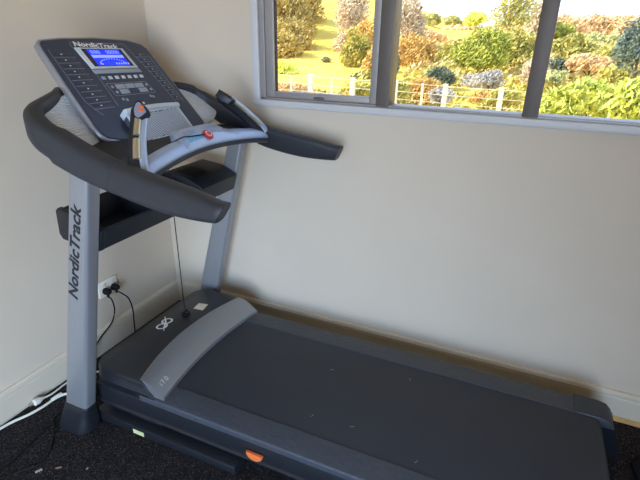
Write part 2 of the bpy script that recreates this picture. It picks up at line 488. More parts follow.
# --- console underbody: cross beam joining both uprights and handrails, and the shelf in front of the panel
b = B()
sec = [(.42, 1.10), (.40, 1.14), (.395, 1.20), (.42, 1.235), (.47, 1.20), (.52, 1.165), (.60, 1.142), (.640, 1.14), (.648, 1.128), (.640, 1.114), (.56, 1.104)]
loft(b, [[tilt((x, YC+d, (z if abs(d) < .23 else min(z, 1.165 if abs(d) < .36 else 1.15)))) for x, z in sec] for d in (-.40, -.36, -.26, -.21, 0, .21, .26, .36, .40)])
build('console_base', b, M_blk, T, smooth=30)
b = B()
loft(b, [[tilt((.40+px*(1-.1*k)-.035*k, YC+py*(1-.08*k), 1.19+.21*k/3)) for px, py in rrect(.09, .42, .03)] for k in (0, 1, 2)])
build('console_neck', b, M_blk, T)

# --- console panel
Yh = V((0, 1, -.05)).normalized()
T0 = V((.641, 0, -.767)).normalized(); Td = (T0 - Yh*T0.dot(Yh)).normalized(); Nn = Yh.cross(Td).normalized()
if Nn.x < 0: Nn = -Nn
O = V((.243, YC, 1.497))
def pw(a, bb, n=0.0): return O + Yh*a + Td*(bb-.038*a) + Nn*n
OUT = [(-.254, .03), (-.236, .014), (-.147, .002), (0, -.006), (.169, -.002), (.242, .018), (.264, .045), (.285, .2), (.310, .40), (.312, .424), (.300, .443), (.274, .452), (.17, .462), (0, .464), (-.1, .457), (-.197, .438), (-.237, .424), (-.254, .404), (-.262, .37), (-.262, .2), (-.258, .06)]
ctr = (.012, .23)
def inset(k, pts=OUT):
    out = []
    n = len(pts)
    for i in range(n):
        p = V(pts[i]); a = V(pts[i-1]); c = V(pts[(i+1) % n])
        e = ((p-a).normalized() + (c-p).normalized()).normalized()
        out.append((p.x - e.y*k, p.y + e.x*k))   # outline runs clockwise in (a, b): interior on this side
    return out
ins = inset(.011)
if abs(ins[3][1]) < 0 or ins[3][1] < OUT[3][1]: ins = inset(-.011)
sgn = 1 if inset(.01)[3][1] > OUT[3][1] else -1
def ring_panel(k, n): return [pw(a, c, n) for a, c in inset(sgn*k)]
b = B()
loft(b, [ring_panel(.020, -.030), ring_panel(.004, -.028), ring_panel(0, -.022), ring_panel(0, -.008), ring_panel(.004, -.003), ring_panel(.010, -.002)])
con = build('console', b, M_silver, T, smooth=35)
b = B(); loft(b, [ring_panel(.010, -.006), ring_panel(.010, -.001), ring_panel(.013, .001)]); build('face_plate', b, M_face, con, smooth=25)
def quad(bm, pts, n0, n1, bev=0.0):
    a = [pw(x, y, n0) for x, y in pts]
    prism(bm, a, Nn*(n1-n0), bev)
def rect(a0, a1, b0, b1): return [(a0, b0), (a1, b0), (a1, b1), (a0, b1)]
text('lettering', 'NordicTrack', .028, Yh, -Td, pw(-.113, .043, .0012), M_white, con, ext=.0004, bold=.0008, shear=.12, fit=.205)
# screen
BZ = [(-.122, .054), (.108, .054), (.122, .142), (-.108, .142)]
b = B()
quad(b, [(-.122, .052), (.108, .052), (.124, .142), (-.108, .142)], .001, .006, .002); bez = build('display_bezel', b, M_keyw, con)
b = B(); quad(b, [(-.100, .058), (.092, .058), (.106, .135), (-.090, .135)], .0055, .0064); scr = build('screen', b, M_lcdk, bez)
b = B(); quad(b, [(-.078, .061), (.076, .061), (.086, .132), (-.068, .132)], .0063, .0068); sc2 = build('display', b, M_lcd, scr, smooth=0)
# digit segments above, track oval below, between them a band painted as window reflection
b = B()
def seg(a0, a1, b0, b1, sk=.14): quad(b, [(a0+sk*(b0-.06), b0), (a1+sk*(b0-.06), b0), (a1+sk*(b1-.06), b1), (a0+sk*(b1-.06), b1)], .0067, .0071)
seg(-.076, .076, .0855, .098)
for i in range(3): 
    a = -.066 + i*.015; seg(a, a+.009, .066, .068); seg(a, a+.009, .0715, .0735); seg(a, a+.009, .077, .079); seg(a-.001, a+.001, .066, .079); seg(a+.008, a+.010, .066, .079)
for i in range(5): 
    a = .006 + i*.013; seg(a, a+.008, .066, .068); seg(a, a+.008, .077, .079); seg(a-.001, a+.001, .066, .079); seg(a+.007, a+.009, .066, .079)
for k in range(16):
    t = math.pi*k/15; ca, cb = .0 - .062*math.cos(t), .125 - .022*math.sin(t)
    seg(ca-.003, ca+.003, cb-.0015, cb+.0015)
for i in range(6): seg(.012 + i*.012, .018 + i*.012, .120, .128)
seg(-.06, -.052, .122, .128)
for f in b.faces: pass
build('segments', b, M_lcdd, sc2, smooth=0)  # includes the painted reflection band
b = B(); quad(b, [(-.110, .145), (.126, .145), (.131, .163), (-.107, .163)], .001, .004, .0015); build('display_label', b, M_key, con)
# printed guide lines
b = B()
def pline(p0, p1, w=.0012):
    p0 = V(p0); p1 = V(p1); d = (p1-p0).normalized(); q = V((-d.y, d.x))*w/2
    quad(b, [tuple(p0+q), tuple(p1+q), tuple(p1-q), tuple(p0-q)], .0009, .0014)
for P in ([(-.128, .034), (-.100, .165), (-.100, .30)], [(.135, .032), (.172, .134), (.200, .25), (.215, .33)], [(-.089, .206), (.116, .206), (.134, .259), (-.078, .259), (-.089, .206)], [(-.232, .06), (-.226, .27), (-.19, .33)], [(-.128, .034), (-.122, .028), (.128, .028), (.135, .032)], [(.235, .08), (.262, .32)]):
    for i in range(len(P)-1): pline(P[i], P[i+1])
for i in range(10):
    bb = .082 + i*.0235
    pline((-.226+.003*i*.5, bb+.009), (-.140+.004*i*.6, bb+.009)); pline((.150+.0075*i, bb+.008), (.222+.004*i, bb+.008))
build('printed_lines', b, M_line, con, smooth=0)
# programme buttons down both sides, key row, keypad
def button(a0, a1, b0, b1, m=M_key, h=.0035, sub=None):
    bb = B(); quad(bb, rect(a0, a1, b0, b1), .0008, h, .001); o = build('button', bb, m, con); return o
for i in range(10):
    bb = .080 + i*.0235
    o = button(-.224+.0015*i, -.146+.0022*i, bb-.006, bb+.007, M_face, .0026)
    q = B(); quad(q, rect(-.196+.0022*i, -.190+.0022*i, bb-.002, bb+.002), .0024, .0031); build('symbol', q, M_white, o, smooth=0)
    o = button(.158+.0070*i, .216+.0046*i, bb-.006, bb+.007, M_face, .0026)
    q = B(); quad(q, rect(.183+.0055*i, .190+.0055*i, bb-.003, bb+.003), .0024, .0031); build('symbol', q, M_line, o, smooth=0)
for i in range(7):
    a = -.090 + i*.0325; button(a, a+.017, .175, .188, M_keyw if i else M_key)
for i in range(3):
    for j in range(2):
        a = -.052 + .049*i + .006*j; bb = .212 + .022*j
        button(a, a+.044, bb, bb+.019, M_key if not (i == 1 and j) else M_face)
for a, bb in ((-.074, .221), (-.068, .244), (.104, .221), (.112, .244), (-.062, .276), (-.045, .28), (.085, .274), (.098, .278)):
    button(a, a+.010, bb-.005, bb+.005, M_line)
b = B(); quad(b, rect(.012, .034, .297, .305), .0008, .0025); build('symbol', b, M_white, con, smooth=0)
# book ledge with its ribbed fan cover
b = B()
L = []
for k in range(13):
    u = -1 + 2*k/12; a = .022 + .146*u; arch = -.006*(1-u*u)
    L.append([pw(a, .340+arch, .002), pw(a, .336+arch, .030), pw(a, .338+arch, .038), pw(a, .346+arch, .041), pw(a, .354+arch, .038), pw(a, .358+arch, .030), pw(a, .362+arch, .002)])
loft(b, L); build('book_ledge', b, M_keyw, con)
b = B(); G = [(-.120, .358), (.160, .352), (.180, .452), (-.120, .470)]
a0 = [pw(x, y, .0) for x, y in G]; top_ = [pw(x, y, .027) for x, y in G[:2]] + [pw(x, y, .018) for x, y in G[2:]]
loft(b, [[pw(G[0][0]-.001, G[0][1], 0), pw(G[1][0]+.006, G[1][1], 0), pw(G[2][0]+.006, G[2][1]+.004, 0), pw(G[3][0]-.001, G[3][1]+.004, 0)], top_])
fan = build('fan_cover', b, M_slot, con, smooth=0)
b = B()
def gp(u, v, n): 
    x0 = G[0][0]*(1-v)+G[3][0]*v; x1 = G[1][0]*(1-v)+G[2][0]*v; y0 = G[0][1]*(1-v)+G[3][1]*v; y1 = G[1][1]*(1-v)+G[2][1]*v
    return pw(x0*(1-u)+x1*u, y0*(1-u)+y1*u, .027*(1-v)+.018*v+n)
NR = 30
for k in range(NR):
    # slanted ribs, clipped to the cover
    pts = []
    for j in range(13):
        u = j/12; v = (k+.5)/NR*1.45 - .45 + .45*(1-u)
        if 0.02 <= v <= .985: pts.append((u, v))
    if len(pts) < 2: continue
    row = [[gp(u, v-.010, -.001), gp(u, v-.010, .003), gp(u, v+.016, .003), gp(u, v+.016, -.001)] for u, v in pts]
    loft(b, row)
for (u0, v0), (u1, v1) in (((0, 0), (1, 0)), ((0, 1), (1, 1)), ((0, 0), (0, 1)), ((1, 0), (1, 1))):
    du, dv = (.012, 0) if u0 == u1 else (0, .02)
    row = [[gp(u-du, v-dv, -.002), gp(u-du, v-dv, .0042), gp(u+du, v+dv, .0042), gp(u+du, v+dv, -.002)] for u, v in ((u0, v0), (u1, v1))]
    loft(b, row)
build('ribs', b, M_rib, fan, smooth=0)

# --- sensor bar, control pod, pulse grips
def bar_pt(d):
    u = abs(d)/.36
    return V((.700 + .045*u**1.6, YC+d, 1.153 - .026*u**2))
b = B(); rings = []
for k in range(29):
    d = -.372 + .744*k/28; p = bar_pt(d); rise = .006*max(0, 1-abs(d+.0)/.26)
    sec = [(.036, -.022), (.030, -.034), (-.012, -.030), (-.036, -.010), (-.034, .008), (-.018, .018+rise*.4), (.014, .008+rise*.3), (.032, -.010)]
    rings.append([(p.x+(x if x > 0 else x*.7), p.y, p.z+z) for x, z in sec])
loft(b, rings); bar = build('sensor_bar', b, M_bar, T, smooth=50)
b = B(); rings = []
for k in range(29):
    d = -.372 + .744*k/28; p = bar_pt(d)
    rings.append([(p.x+x, p.y, p.z+z) for x, z in ((.0375, -.020), (.0375, -.036), (.026, -.041), (-.020, -.037), (-.020, -.030), (.030, -.030))])
loft(b, rings); build('lower_edge', b, M_cap, bar)
b = B(); rings = []
for d, h, xb in ((-.112, .0, .0), (-.104, .022, -.030), (-.092, .032, -.044), (-.04, .036, -.050), (.09, .036, -.050), (.130, .031, -.044), (.165, .012, -.022), (.21, .0, .0)):
    p = bar_pt(d)
    rings.append([(p.x+.034, p.y, p.z-.012), (p.x+.026, p.y, p.z+.002+h*.15), (p.x-.020, p.y, p.z+.014+h*.82), (p.x-.034, p.y, p.z+.010+h), (p.x-.038+xb*.5, p.y, p.z+.006+h*.9), (p.x-.030+xb*.5, p.y, p.z-.02)])
loft(b, rings); pod = build('control_pod', b, M_bar, bar, smooth=40)
def pod_pt(d, t, n=.0012):   # t: 0 at the front edge, 1 at the crest
    p = bar_pt(d); h = .036
    a = V((p.x+.026, p.y, p.z+.002+h*.15)); c = V((p.x-.020, p.y, p.z+.014+h*.82))
    dirn = (c-a); nn = V((-dirn.z, 0, dirn.x)); nn = nn if nn.z > 0 else -nn
    return a.lerp(c, t) + nn.normalized()*n
def decal(name, d0, d1, t0, t1, m, n=.0012, par=None):
    b = B(); N = 6
    loft(b, [[pod_pt(d0+(d1-d0)*k/N, t0, -.001), pod_pt(d0+(d1-d0)*k/N, t0, n), pod_pt(d0+(d1-d0)*k/N, t1, n), pod_pt(d0+(d1-d0)*k/N, t1, -.001)] for k in range(N+1)])
    return build(name, b, m, par or pod, smooth=0)
decal('decal', -.085, .005, .04, .42, M_teal)['label'] = 'teal printed label'
decal('decal', -.075, -.015, .52, .90, M_grey)['label'] = 'grey printed label'
decal('decal', .065, .125, .30, .62, M_key)['label'] = 'pale printed label'

def grip(s, silver_side):
    P = spline([(.752, .372, 1.118), (.735, .356, 1.150), (.705, .316, 1.200), (.675, .270, 1.245), (.650, .232, 1.280), (.642, .220, 1.290)], 5)
    n = len(P); k_ = [.024, .023, .021, .021, .023, .008]
    rad = [k_[min(i//5, 5)]*(1-(i % 5)/5) + k_[min(i//5+1, 5)]*((i % 5)/5) for i in range(n)]
    def ringat(i, rx, ry, ofs):
        p = P[i]; t = (P[min(i+1, n-1)]-P[max(i-1, 0)]).normalized()
        u = V((0, 1, 0)); a = (u - t*u.dot(t)).normalized(); c = t.cross(a).normalized()
        if c.x < 0: c = -c
        a = V((a.x, a.y, a.z)); 
        return [V((0, YC, 0)) + V((q.x, s*q.y, q.z)) for q in [p + a*(ofs[0] + rx*math.cos(2*math.pi*k/14)) + c*(ofs[1] + ry*math.sin(2*math.pi*k/14)) for k in range(14)]]
    side = silver_side
    b = B(); loft(b, [ringat(i, rad[i], rad[i]*.9, (0, -.004)) for i in range(n)]); g = build('pulse_grip', b, M_black, bar, smooth=60)
    b = B(); loft(b, [ringat(i, rad[i]*.72, rad[i]*.75, (side*rad[i]*.62, rad[i]*.42)) for i in range(0, 18)]); build('grip_shell', b, M_bar, g, smooth=60)
    for i0, i1 in ((5, 10), (11, 16)):
        b = B(); loft(b, [ringat(i, rad[i]*.50, rad[i]*.6, (rad[i]*.30, rad[i]*.48)) for i in range(i0, i1+1)]); build('contact_plate', b, M_gold, g, smooth=60)
    # flattened head with thumb keys
    b = B()
    e = [(.004, -.012), (.016, -.004), (.034, .020), (.030, .032), (.010, .066), (.0, .072), (-.010, .060), (-.014, .030), (-.008, .0)]
    base = P[16]; t = (P[-1]-P[-6]).normalized(); u = V((.75, -.65, 0)); a = (u-t*u.dot(t)).normalized(); c = t.cross(a)
    c = c if c.x > 0 else -c
    def hp(x, y, z):
        q = base + a*x + t*y + c*z; return V((q.x, YC+s*q.y, q.z))
    loft(b, [[hp(x*.9, y, -.008) for x, y in e], [hp(x*1.15, y-.001, .010) for x, y in e], [hp(x*1.15, y-.001, .020) for x, y in e], [hp(x, y, .0235) for x, y in e]])
    hd = build('grip_head', b, M_black, g, smooth=50)
    b = B(); loft(b, [[hp(x*.80, .002+y*.84, .0230) for x, y in e], [hp(x*.75, .003+y*.82, .0250) for x, y in e]]); build('key_plate', b, M_grey, hd)
    for y0 in (.016, .033):
        b = B(); prism(b, [hp(.004, y0, .0245), hp(.019, y0+.001, .0245), hp(.017, y0+.012, .0245), hp(.002, y0+.012, .0245)], V(hp(0, 0, .003)) - V(hp(0, 0, 0)), .001)
        build('thumb_key', b, M_orange, hd)
grip(-1, -1); grip(1, 1)

# ------------------------------------------------------------------ safety key with its cord and clip
b = B()
kp = pod_pt(.028, .18, 0); kn = (pod_pt(.028, .18, .01) - kp).normalized()
K = empty('safety_key', (.445, -.458, .262)); tag(K, 'red safety key in the treadmill bar, its black cord and clip hanging to the hood', 'safety key')
lathe(b, kp + kn*.0012, kn, [(0, .022), (.005, .022), (.008, .018), (.008, .010), (.011, .008), (.0115, .0)], 20)
kh = build('key_head', b, M_red, K)
b = B(); c = kp + kn*.0095; Xk = V((0, 1, 0)); Yk = kn.cross(Xk)
loft(b, [[c + Xk*(.013*math.cos(2*math.pi*k/16))*r + Yk*(.013*math.sin(2*math.pi*k/16))*r + kn*n for k in range(16)] for r, n in ((1, -.001), (1, .0004), (.55, .0004), (.55, -.001))]); build('mark', b, M_white, kh)
b = B(); q = pod_pt(.03, -.16, .002)
prism(b, [pod_pt(.012, -.10, .001), pod_pt(.044, -.10, .001), pod_pt(.044, .0, .001), pod_pt(.012, .0, .001)], kn*.002); build('tag', b, M_slab, kh)
path = [pod_pt(.010, .20, .006), pod_pt(-.04, .34, .004), pod_pt(-.085, .46, .004), pod_pt(-.106, .5, .006)]
x_, y_, z_ = path[-1]
path += [V((.680, YC-.135, 1.160)), V((.660, YC-.145, 1.135)), V((.661, YC-.10, 1.085)), V((.60, YC-.02, 1.078)), V((.50, YC+.08, 1.074)), V((.449, YC+.1045, 1.04)), V((.445, YC+.1045, .95)), V((.445, YC+.1045, .6)), V((.445, YC+.1045, .33)), V((.446, YC+.1045, .292))]
b = B(); tube(b, spline(path, 6), .0022, 6); build('cord', b, M_cord, K)
b = B(); prism(b, [(.432, -.470, .2632), (.432, -.436, .2632), (.462, -.440, .2632), (.472, -.458, .2632), (.466, -.476, .2632)], (0, 0, .012), .003)
prism(b, [(.437, -.466, .275), (.437, -.45, .275), (.45, -.45, .292), (.45, -.466, .292)], (.008, 0, -.003), .001)
cl = build('clip', b, M_cord, K)
b = B(); box(b, (.448, -.464, .2752), (.462, -.450, .2775), .001); build('spring', b, M_cap, cl)

# ------------------------------------------------------------------ wall outlet, plugs and cords
b = B(); y0, y1, z0, z1 = -.562, -.446, .292, .378
box(b, (0.0005, y0, z0), (.010, y1, z1), .003); out = build('wall_outlet', b, M_outlet, loc=(0, (y0+y1)/2, z0))
tag(out, 'white double power outlet on the wall above the left baseboard', 'outlet')
for yy in (-.531, -.477):
    b = B(); box(b, (.0102, yy-.011, .347), (.014, yy+.011, .367), .002); build('switch', b, M_wcord, out)
    b = B(); lathe(b, (.0100, yy, .322), (1, 0, 0), [(0, .019), (.0012, .0185), (.0012, 0)], 18); build('socket', b, M_outlet, out)
def power_cord(y, label, path, r=.0035):
    E_ = empty('power_cord', (.03, y, .30)); tag(E_, label, 'cord', 'power cords plugged into the outlet')
    b = B(); lathe(b, (.0115, y, .325), (1, 0, 0), [(0, .016), (.006, .018), (.026, .017), (.036, .011), (.040, .006), (.040, 0)], 18); build('plug', b, M_cord, E_)
    b = B(); lathe(b, (.028, y, .325), (0, .05, -1), [(0, .008), (.020, .007), (.034, .005), (.034, 0)], 12); build('strain_relief', b, M_cord, E_)
    b = B(); tube(b, spline(path, 8), r, 8); build('cord', b, M_cord, E_)
power_cord(-.531, 'black power cord in the outlet socket nearest the silver upright', [(.028, -.531, .300), (.036, -.518, .268), (.042, -.520, .21), (.036, -.548, .15), (.034, -.63, .105), (.05, -.70, .06), (.09, -.76, .014), (.17, -.79, .0045), (.28, -.80, .0045)])
power_cord(-.477, 'black power cord in the outlet socket nearest the room corner, looping to the hood', [(.028, -.475, .300), (.045, -.462, .285), (.062, -.438, .245), (.072, -.432, .18), (.075, -.44, .10), (.09, -.455, .03), (.14, -.47, .0045), (.26, -.49, .0045), (.31, -.50, .01)])

W = empty('extension_cord', (.05, -1.05, 0)); tag(W, 'white extension cord curving across the carpet to the room edge', 'cord')
b = B(); tube(b, spline([(-.0+.03, -1.40, .005), (.028, -1.25, .0055), (.040, -1.14, .0055), (.070, -1.06, .0055), (.082, -1.0, .0055), (.085, -.95, .0055), (.105, -.905, .0055), (.15, -.888, .0055)], 8), .0055, 8); build('cord', b, M_wcord, W)
b = B(); lathe(b, (.083, -.965, .0085), (.10, 1, 0), [(0, .006), (.004, .0085), (.04, .0085), (.05, .006), (.05, 0)], 12); build('connector', b, M_wcord, W)
W2 = empty('plug_cord', (.045, -.98, 0)); tag(W2, 'white plug lying by the left baseboard on a thin white cord', 'plug')
b = B(); lathe(b, (.038, -1.015, .016), (.15, 1, -.05), [(0, .010), (.003, .0155), (.022, .016), (.034, .009), (.045, .006), (.045, 0)], 14); pl_ = build('plug', b, M_wcord, W2)
b = B()
for dx, dz in ((-.006, .004), (.006, .004), (0, -.006)): box(b, (.036+dx-.0022, -1.033, .016+dz-.001), (.036+dx+.0022, -1.0145, .016+dz+.001))
build('prong', b, M_gold, pl_)
b = B(); tube(b, spline([(.0447, -.971, .0138), (.048, -.94, .007), (.046, -.90, .005), (.044, -.86, .005), (.06, -.80, .005), (.10, -.74, .005), (.2, -.70, .005)], 8), .0042, 8); build('cord', b, M_wcord, W2)
C1 = tube
b = B(); tube(b, spline([(.24, -1.42, .004), (.232, -1.30, .004), (.228, -1.22, .004), (.205, -1.10, .004), (.215, -1.02, .004), (.222, -.98, .004), (.215, -.90, .004)], 8), .0036, 7)
c1 = build('floor_cord', b, M_cord, loc=(.23, -1.2, 0)); tag(c1, 'black cord running straight over the carpet to the near foot', 'cord', 'black cords on the carpet')
b = B(); tube(b, spline([(.275, -1.36, .004), (.290, -1.285, .004), (.335, -1.22, .004), (.322, -1.165, .004), (.275, -1.11, .004), (.232, -1.07, .0085), (.19, -1.04, .004), (.17, -.99, .004)], 8), .0032, 7)
c2 = build('floor_cord', b, M_cord, loc=(.3, -1.2, 0)); tag(c2, 'black cord bending in a loop on the carpet below the near foot', 'cord', 'black cords on the carpet')

# scraps and lint
def scrap(name, pts, z, label, h=.002, m=M_lint):
    b = B(); prism(b, [(x, y, z) for x, y in pts], (0, 0, h)); c = (sum(p[0] for p in pts)/len(pts), sum(p[1] for p in pts)/len(pts), z)
    tag(build(name, b, m, loc=c, smooth=0), label, 'scrap', 'scraps on the floor and belt')
scrap('paper_scrap', [(.349, -1.246), (.357, -1.250), (.368, -1.230), (.361, -1.226)], .001, 'white paper scrap on the carpet below the near silver upright')
scrap('paper_scrap', [(.404, -1.203), (.41, -1.207), (.424, -1.192), (.418, -1.190)], .001, 'brownish scrap on the carpet, middle one of three', .002, mat('brown_scrap', (150, 120, 100), .8))
scrap('paper_scrap', [(.512, -1.160), (.517, -1.160), (.518, -1.153), (.513, -1.152)], .001, 'tiny pale speck on the carpet, rightmost of three scraps')
for i, (x, y, r, l) in enumerate(((1.411, -.728, 0.5, 'pale lint thread on the belt near its front-side rail, curled'), (1.255, -.74, 1.2, 'tiny lint speck on the belt close to the near rail'), (1.545, -.382, 2.2, 'pale lint speck on the belt near its far edge'), (1.222, -.461, .2, 'short lint thread on the middle of the belt near the silver arc'), (1.662, -.784, 1.0, 'white speck at the near edge of the belt'))):
    c, s = math.cos(r), math.sin(r)
    b = B(); tube(b, spline([(x-.008*c, y-.008*s, top+.0012), (x+.001, y-.002, top+.0018), (x+.008*c, y+.008*s, top+.0012)], 4), .0007, 5)
    tag(build('lint', b, M_lint, loc=(x, y, top)), l, 'lint', 'scraps on the floor and belt')
b = B(); prism(b, [(2.405, -.275, .001), (2.50, -.215, .001), (2.62, -.42, .001), (2.44, -.52, .001)], (0, 0, .02), .004)
tag(build('rubber_pad', b, mat('dark_rubber', (18, 21, 28), .8, spec=.2), loc=(2.5, -.36, 0)), 'dark rubber pad on the carpet beyond the treadmill end', 'pad')

# ------------------------------------------------------------------ outdoors
def sstep(a, c, x):
    t = max(0, min(1, (x-a)/(c-a))); return t*t*(3-2*t)
def terrain(x, y):
    z = -.95 + .1*max(0, y-15) - .065*max(0, y-52)
    z += max(0, -9-x)*.28*sstep(24, 44, y)
    z += .10*noise.noise(V((x*.3, y*.3, 0)))*sstep(14, 20, y)
    return z
def ground_mat():
    m = mat('hill_grass', (214, 200, 70), 0.95, spec=.1)
    nt = m.node_tree; r = [n for n in nt.nodes if n.type == 'VALTORGB'][0]; nn = [n for n in nt.nodes if n.type == 'TEX_NOISE'][0]
    nn.inputs['Scale'].default_value = .6; nn.inputs['Detail'].default_value = 8
    r.color_ramp.elements[0].color = s2l((.86, .71, .30)) + (1,); r.color_ramp.elements[1].color = s2l((.93, .80, .40)) + (1,)
    return m
b = B(); rows = []
ys = [.2, 2, 5, 8, 11] + [14 + 1.5*i for i in range(52)]
for y in ys: rows.append([(x, y, terrain(x, y)) for x in [-60 + 1.5*i for i in range(81)]])
grid(b, rows); GROUND = struct(build('ground', b, ground_mat()), 'grassy hillside')
b = B(); box(b, (-20, -30, -.95), (24, .15, -.30)); struct(build('terrace', b, mat('terrace_concrete', (176, 172, 165), .9, var=.08)))

def leaf_mat(name, c0, c1, scale=1.6):
    m = mat(name, c0, .75, spec=.15)
    nt = m.node_tree; r = [n for n in nt.nodes if n.type == 'VALTORGB'][0]; nn = [n for n in nt.nodes if n.type == 'TEX_NOISE'][0]
    nn.inputs['Scale'].default_value = scale; nn.inputs['Detail'].default_value = 6; nn.inputs['Roughness'].default_value = .8
    r.color_ramp.elements[0].color = s2l([x/255 for x in c0]) + (1,); r.color_ramp.elements[1].color = s2l([x/255 for x in c1]) + (1,)
    r.color_ramp.elements[0].position = .38; r.color_ramp.elements[1].position = .62
    return m
LM = dict(scrub=leaf_mat('scrub_leaves', (156, 135, 76), (224, 202, 129)), lime=leaf_mat('lime_leaves', (212, 222, 85), (245, 245, 132)), pink=leaf_mat('bare_pinkish_twigs', (201, 169, 138), (245, 237, 207)),
          olive=leaf_mat('olive_leaves', (143, 141, 76), (223, 211, 118)), dark=leaf_mat('dark_leaves', (92, 103, 88), (145, 149, 120)), orange=leaf_mat('russet_leaves', (192, 152, 89), (245, 212, 130)),
          green=leaf_mat('green_leaves', (126, 138, 69), (210, 210, 100)), grey=leaf_mat('grey_twigs', (169, 165, 160), (226, 216, 200)), brown=leaf_mat('brown_scrub', (207, 169, 123), (245, 220, 167)),
          teal=leaf_mat('blue_green_needles', (80, 101, 98), (137, 152, 137)), hedge=leaf_mat('hedge_leaves', (150, 163, 68), (245, 245, 131), 9), far=leaf_mat('distant_leaves', (157, 165, 121), (231, 221, 141)))
M_bark = mat('bark', (110, 92, 76), .9, var=.2, vscale=6)

def leaves(bm, c, r, n, size, floor=True, rnd=random):
    # clumped foliage: leaves gathered on several lobes that fill an ellipsoid
    lobes = []
    for k in range(9):
        th = rnd.uniform(0, 2*math.pi); ph = rnd.uniform(-.6, 1.3)
        q = V((math.cos(th)*math.cos(ph), math.sin(th)*math.cos(ph), math.sin(ph)))*rnd.uniform(.35, .62)
        lobes.append((V((c[0]+q.x*r[0], c[1]+q.y*r[1], c[2]+q.z*r[2])), rnd.uniform(.38, .55)))
    lobes.append((V(c), .7))
    for i in range(n):
        lc, lr = rnd.choice(lobes)
        d = V((rnd.gauss(0, 1), rnd.gauss(0, 1), rnd.gauss(0, 1))).normalized()*(rnd.random()**.35)*lr
        p = V((lc.x+d.x*r[0], lc.y+d.y*r[1], lc.z+d.z*r[2]))
        if floor and p.z < terrain(p.x, p.y): continue
        a = V((rnd.gauss(0, 1), rnd.gauss(0, 1), rnd.gauss(0, 1))).normalized(); t = a.orthogonal().normalized()
        w = a.cross(t)*size*rnd.uniform(.22, .4); t = t*size*rnd.uniform(.5, 1.0)
        bend = a*size*.15
        v = [bm.verts.new(q) for q in (p-t, p+w*.9+bend, p+t, p-w*.9+bend)]
        bm.faces.new(v)

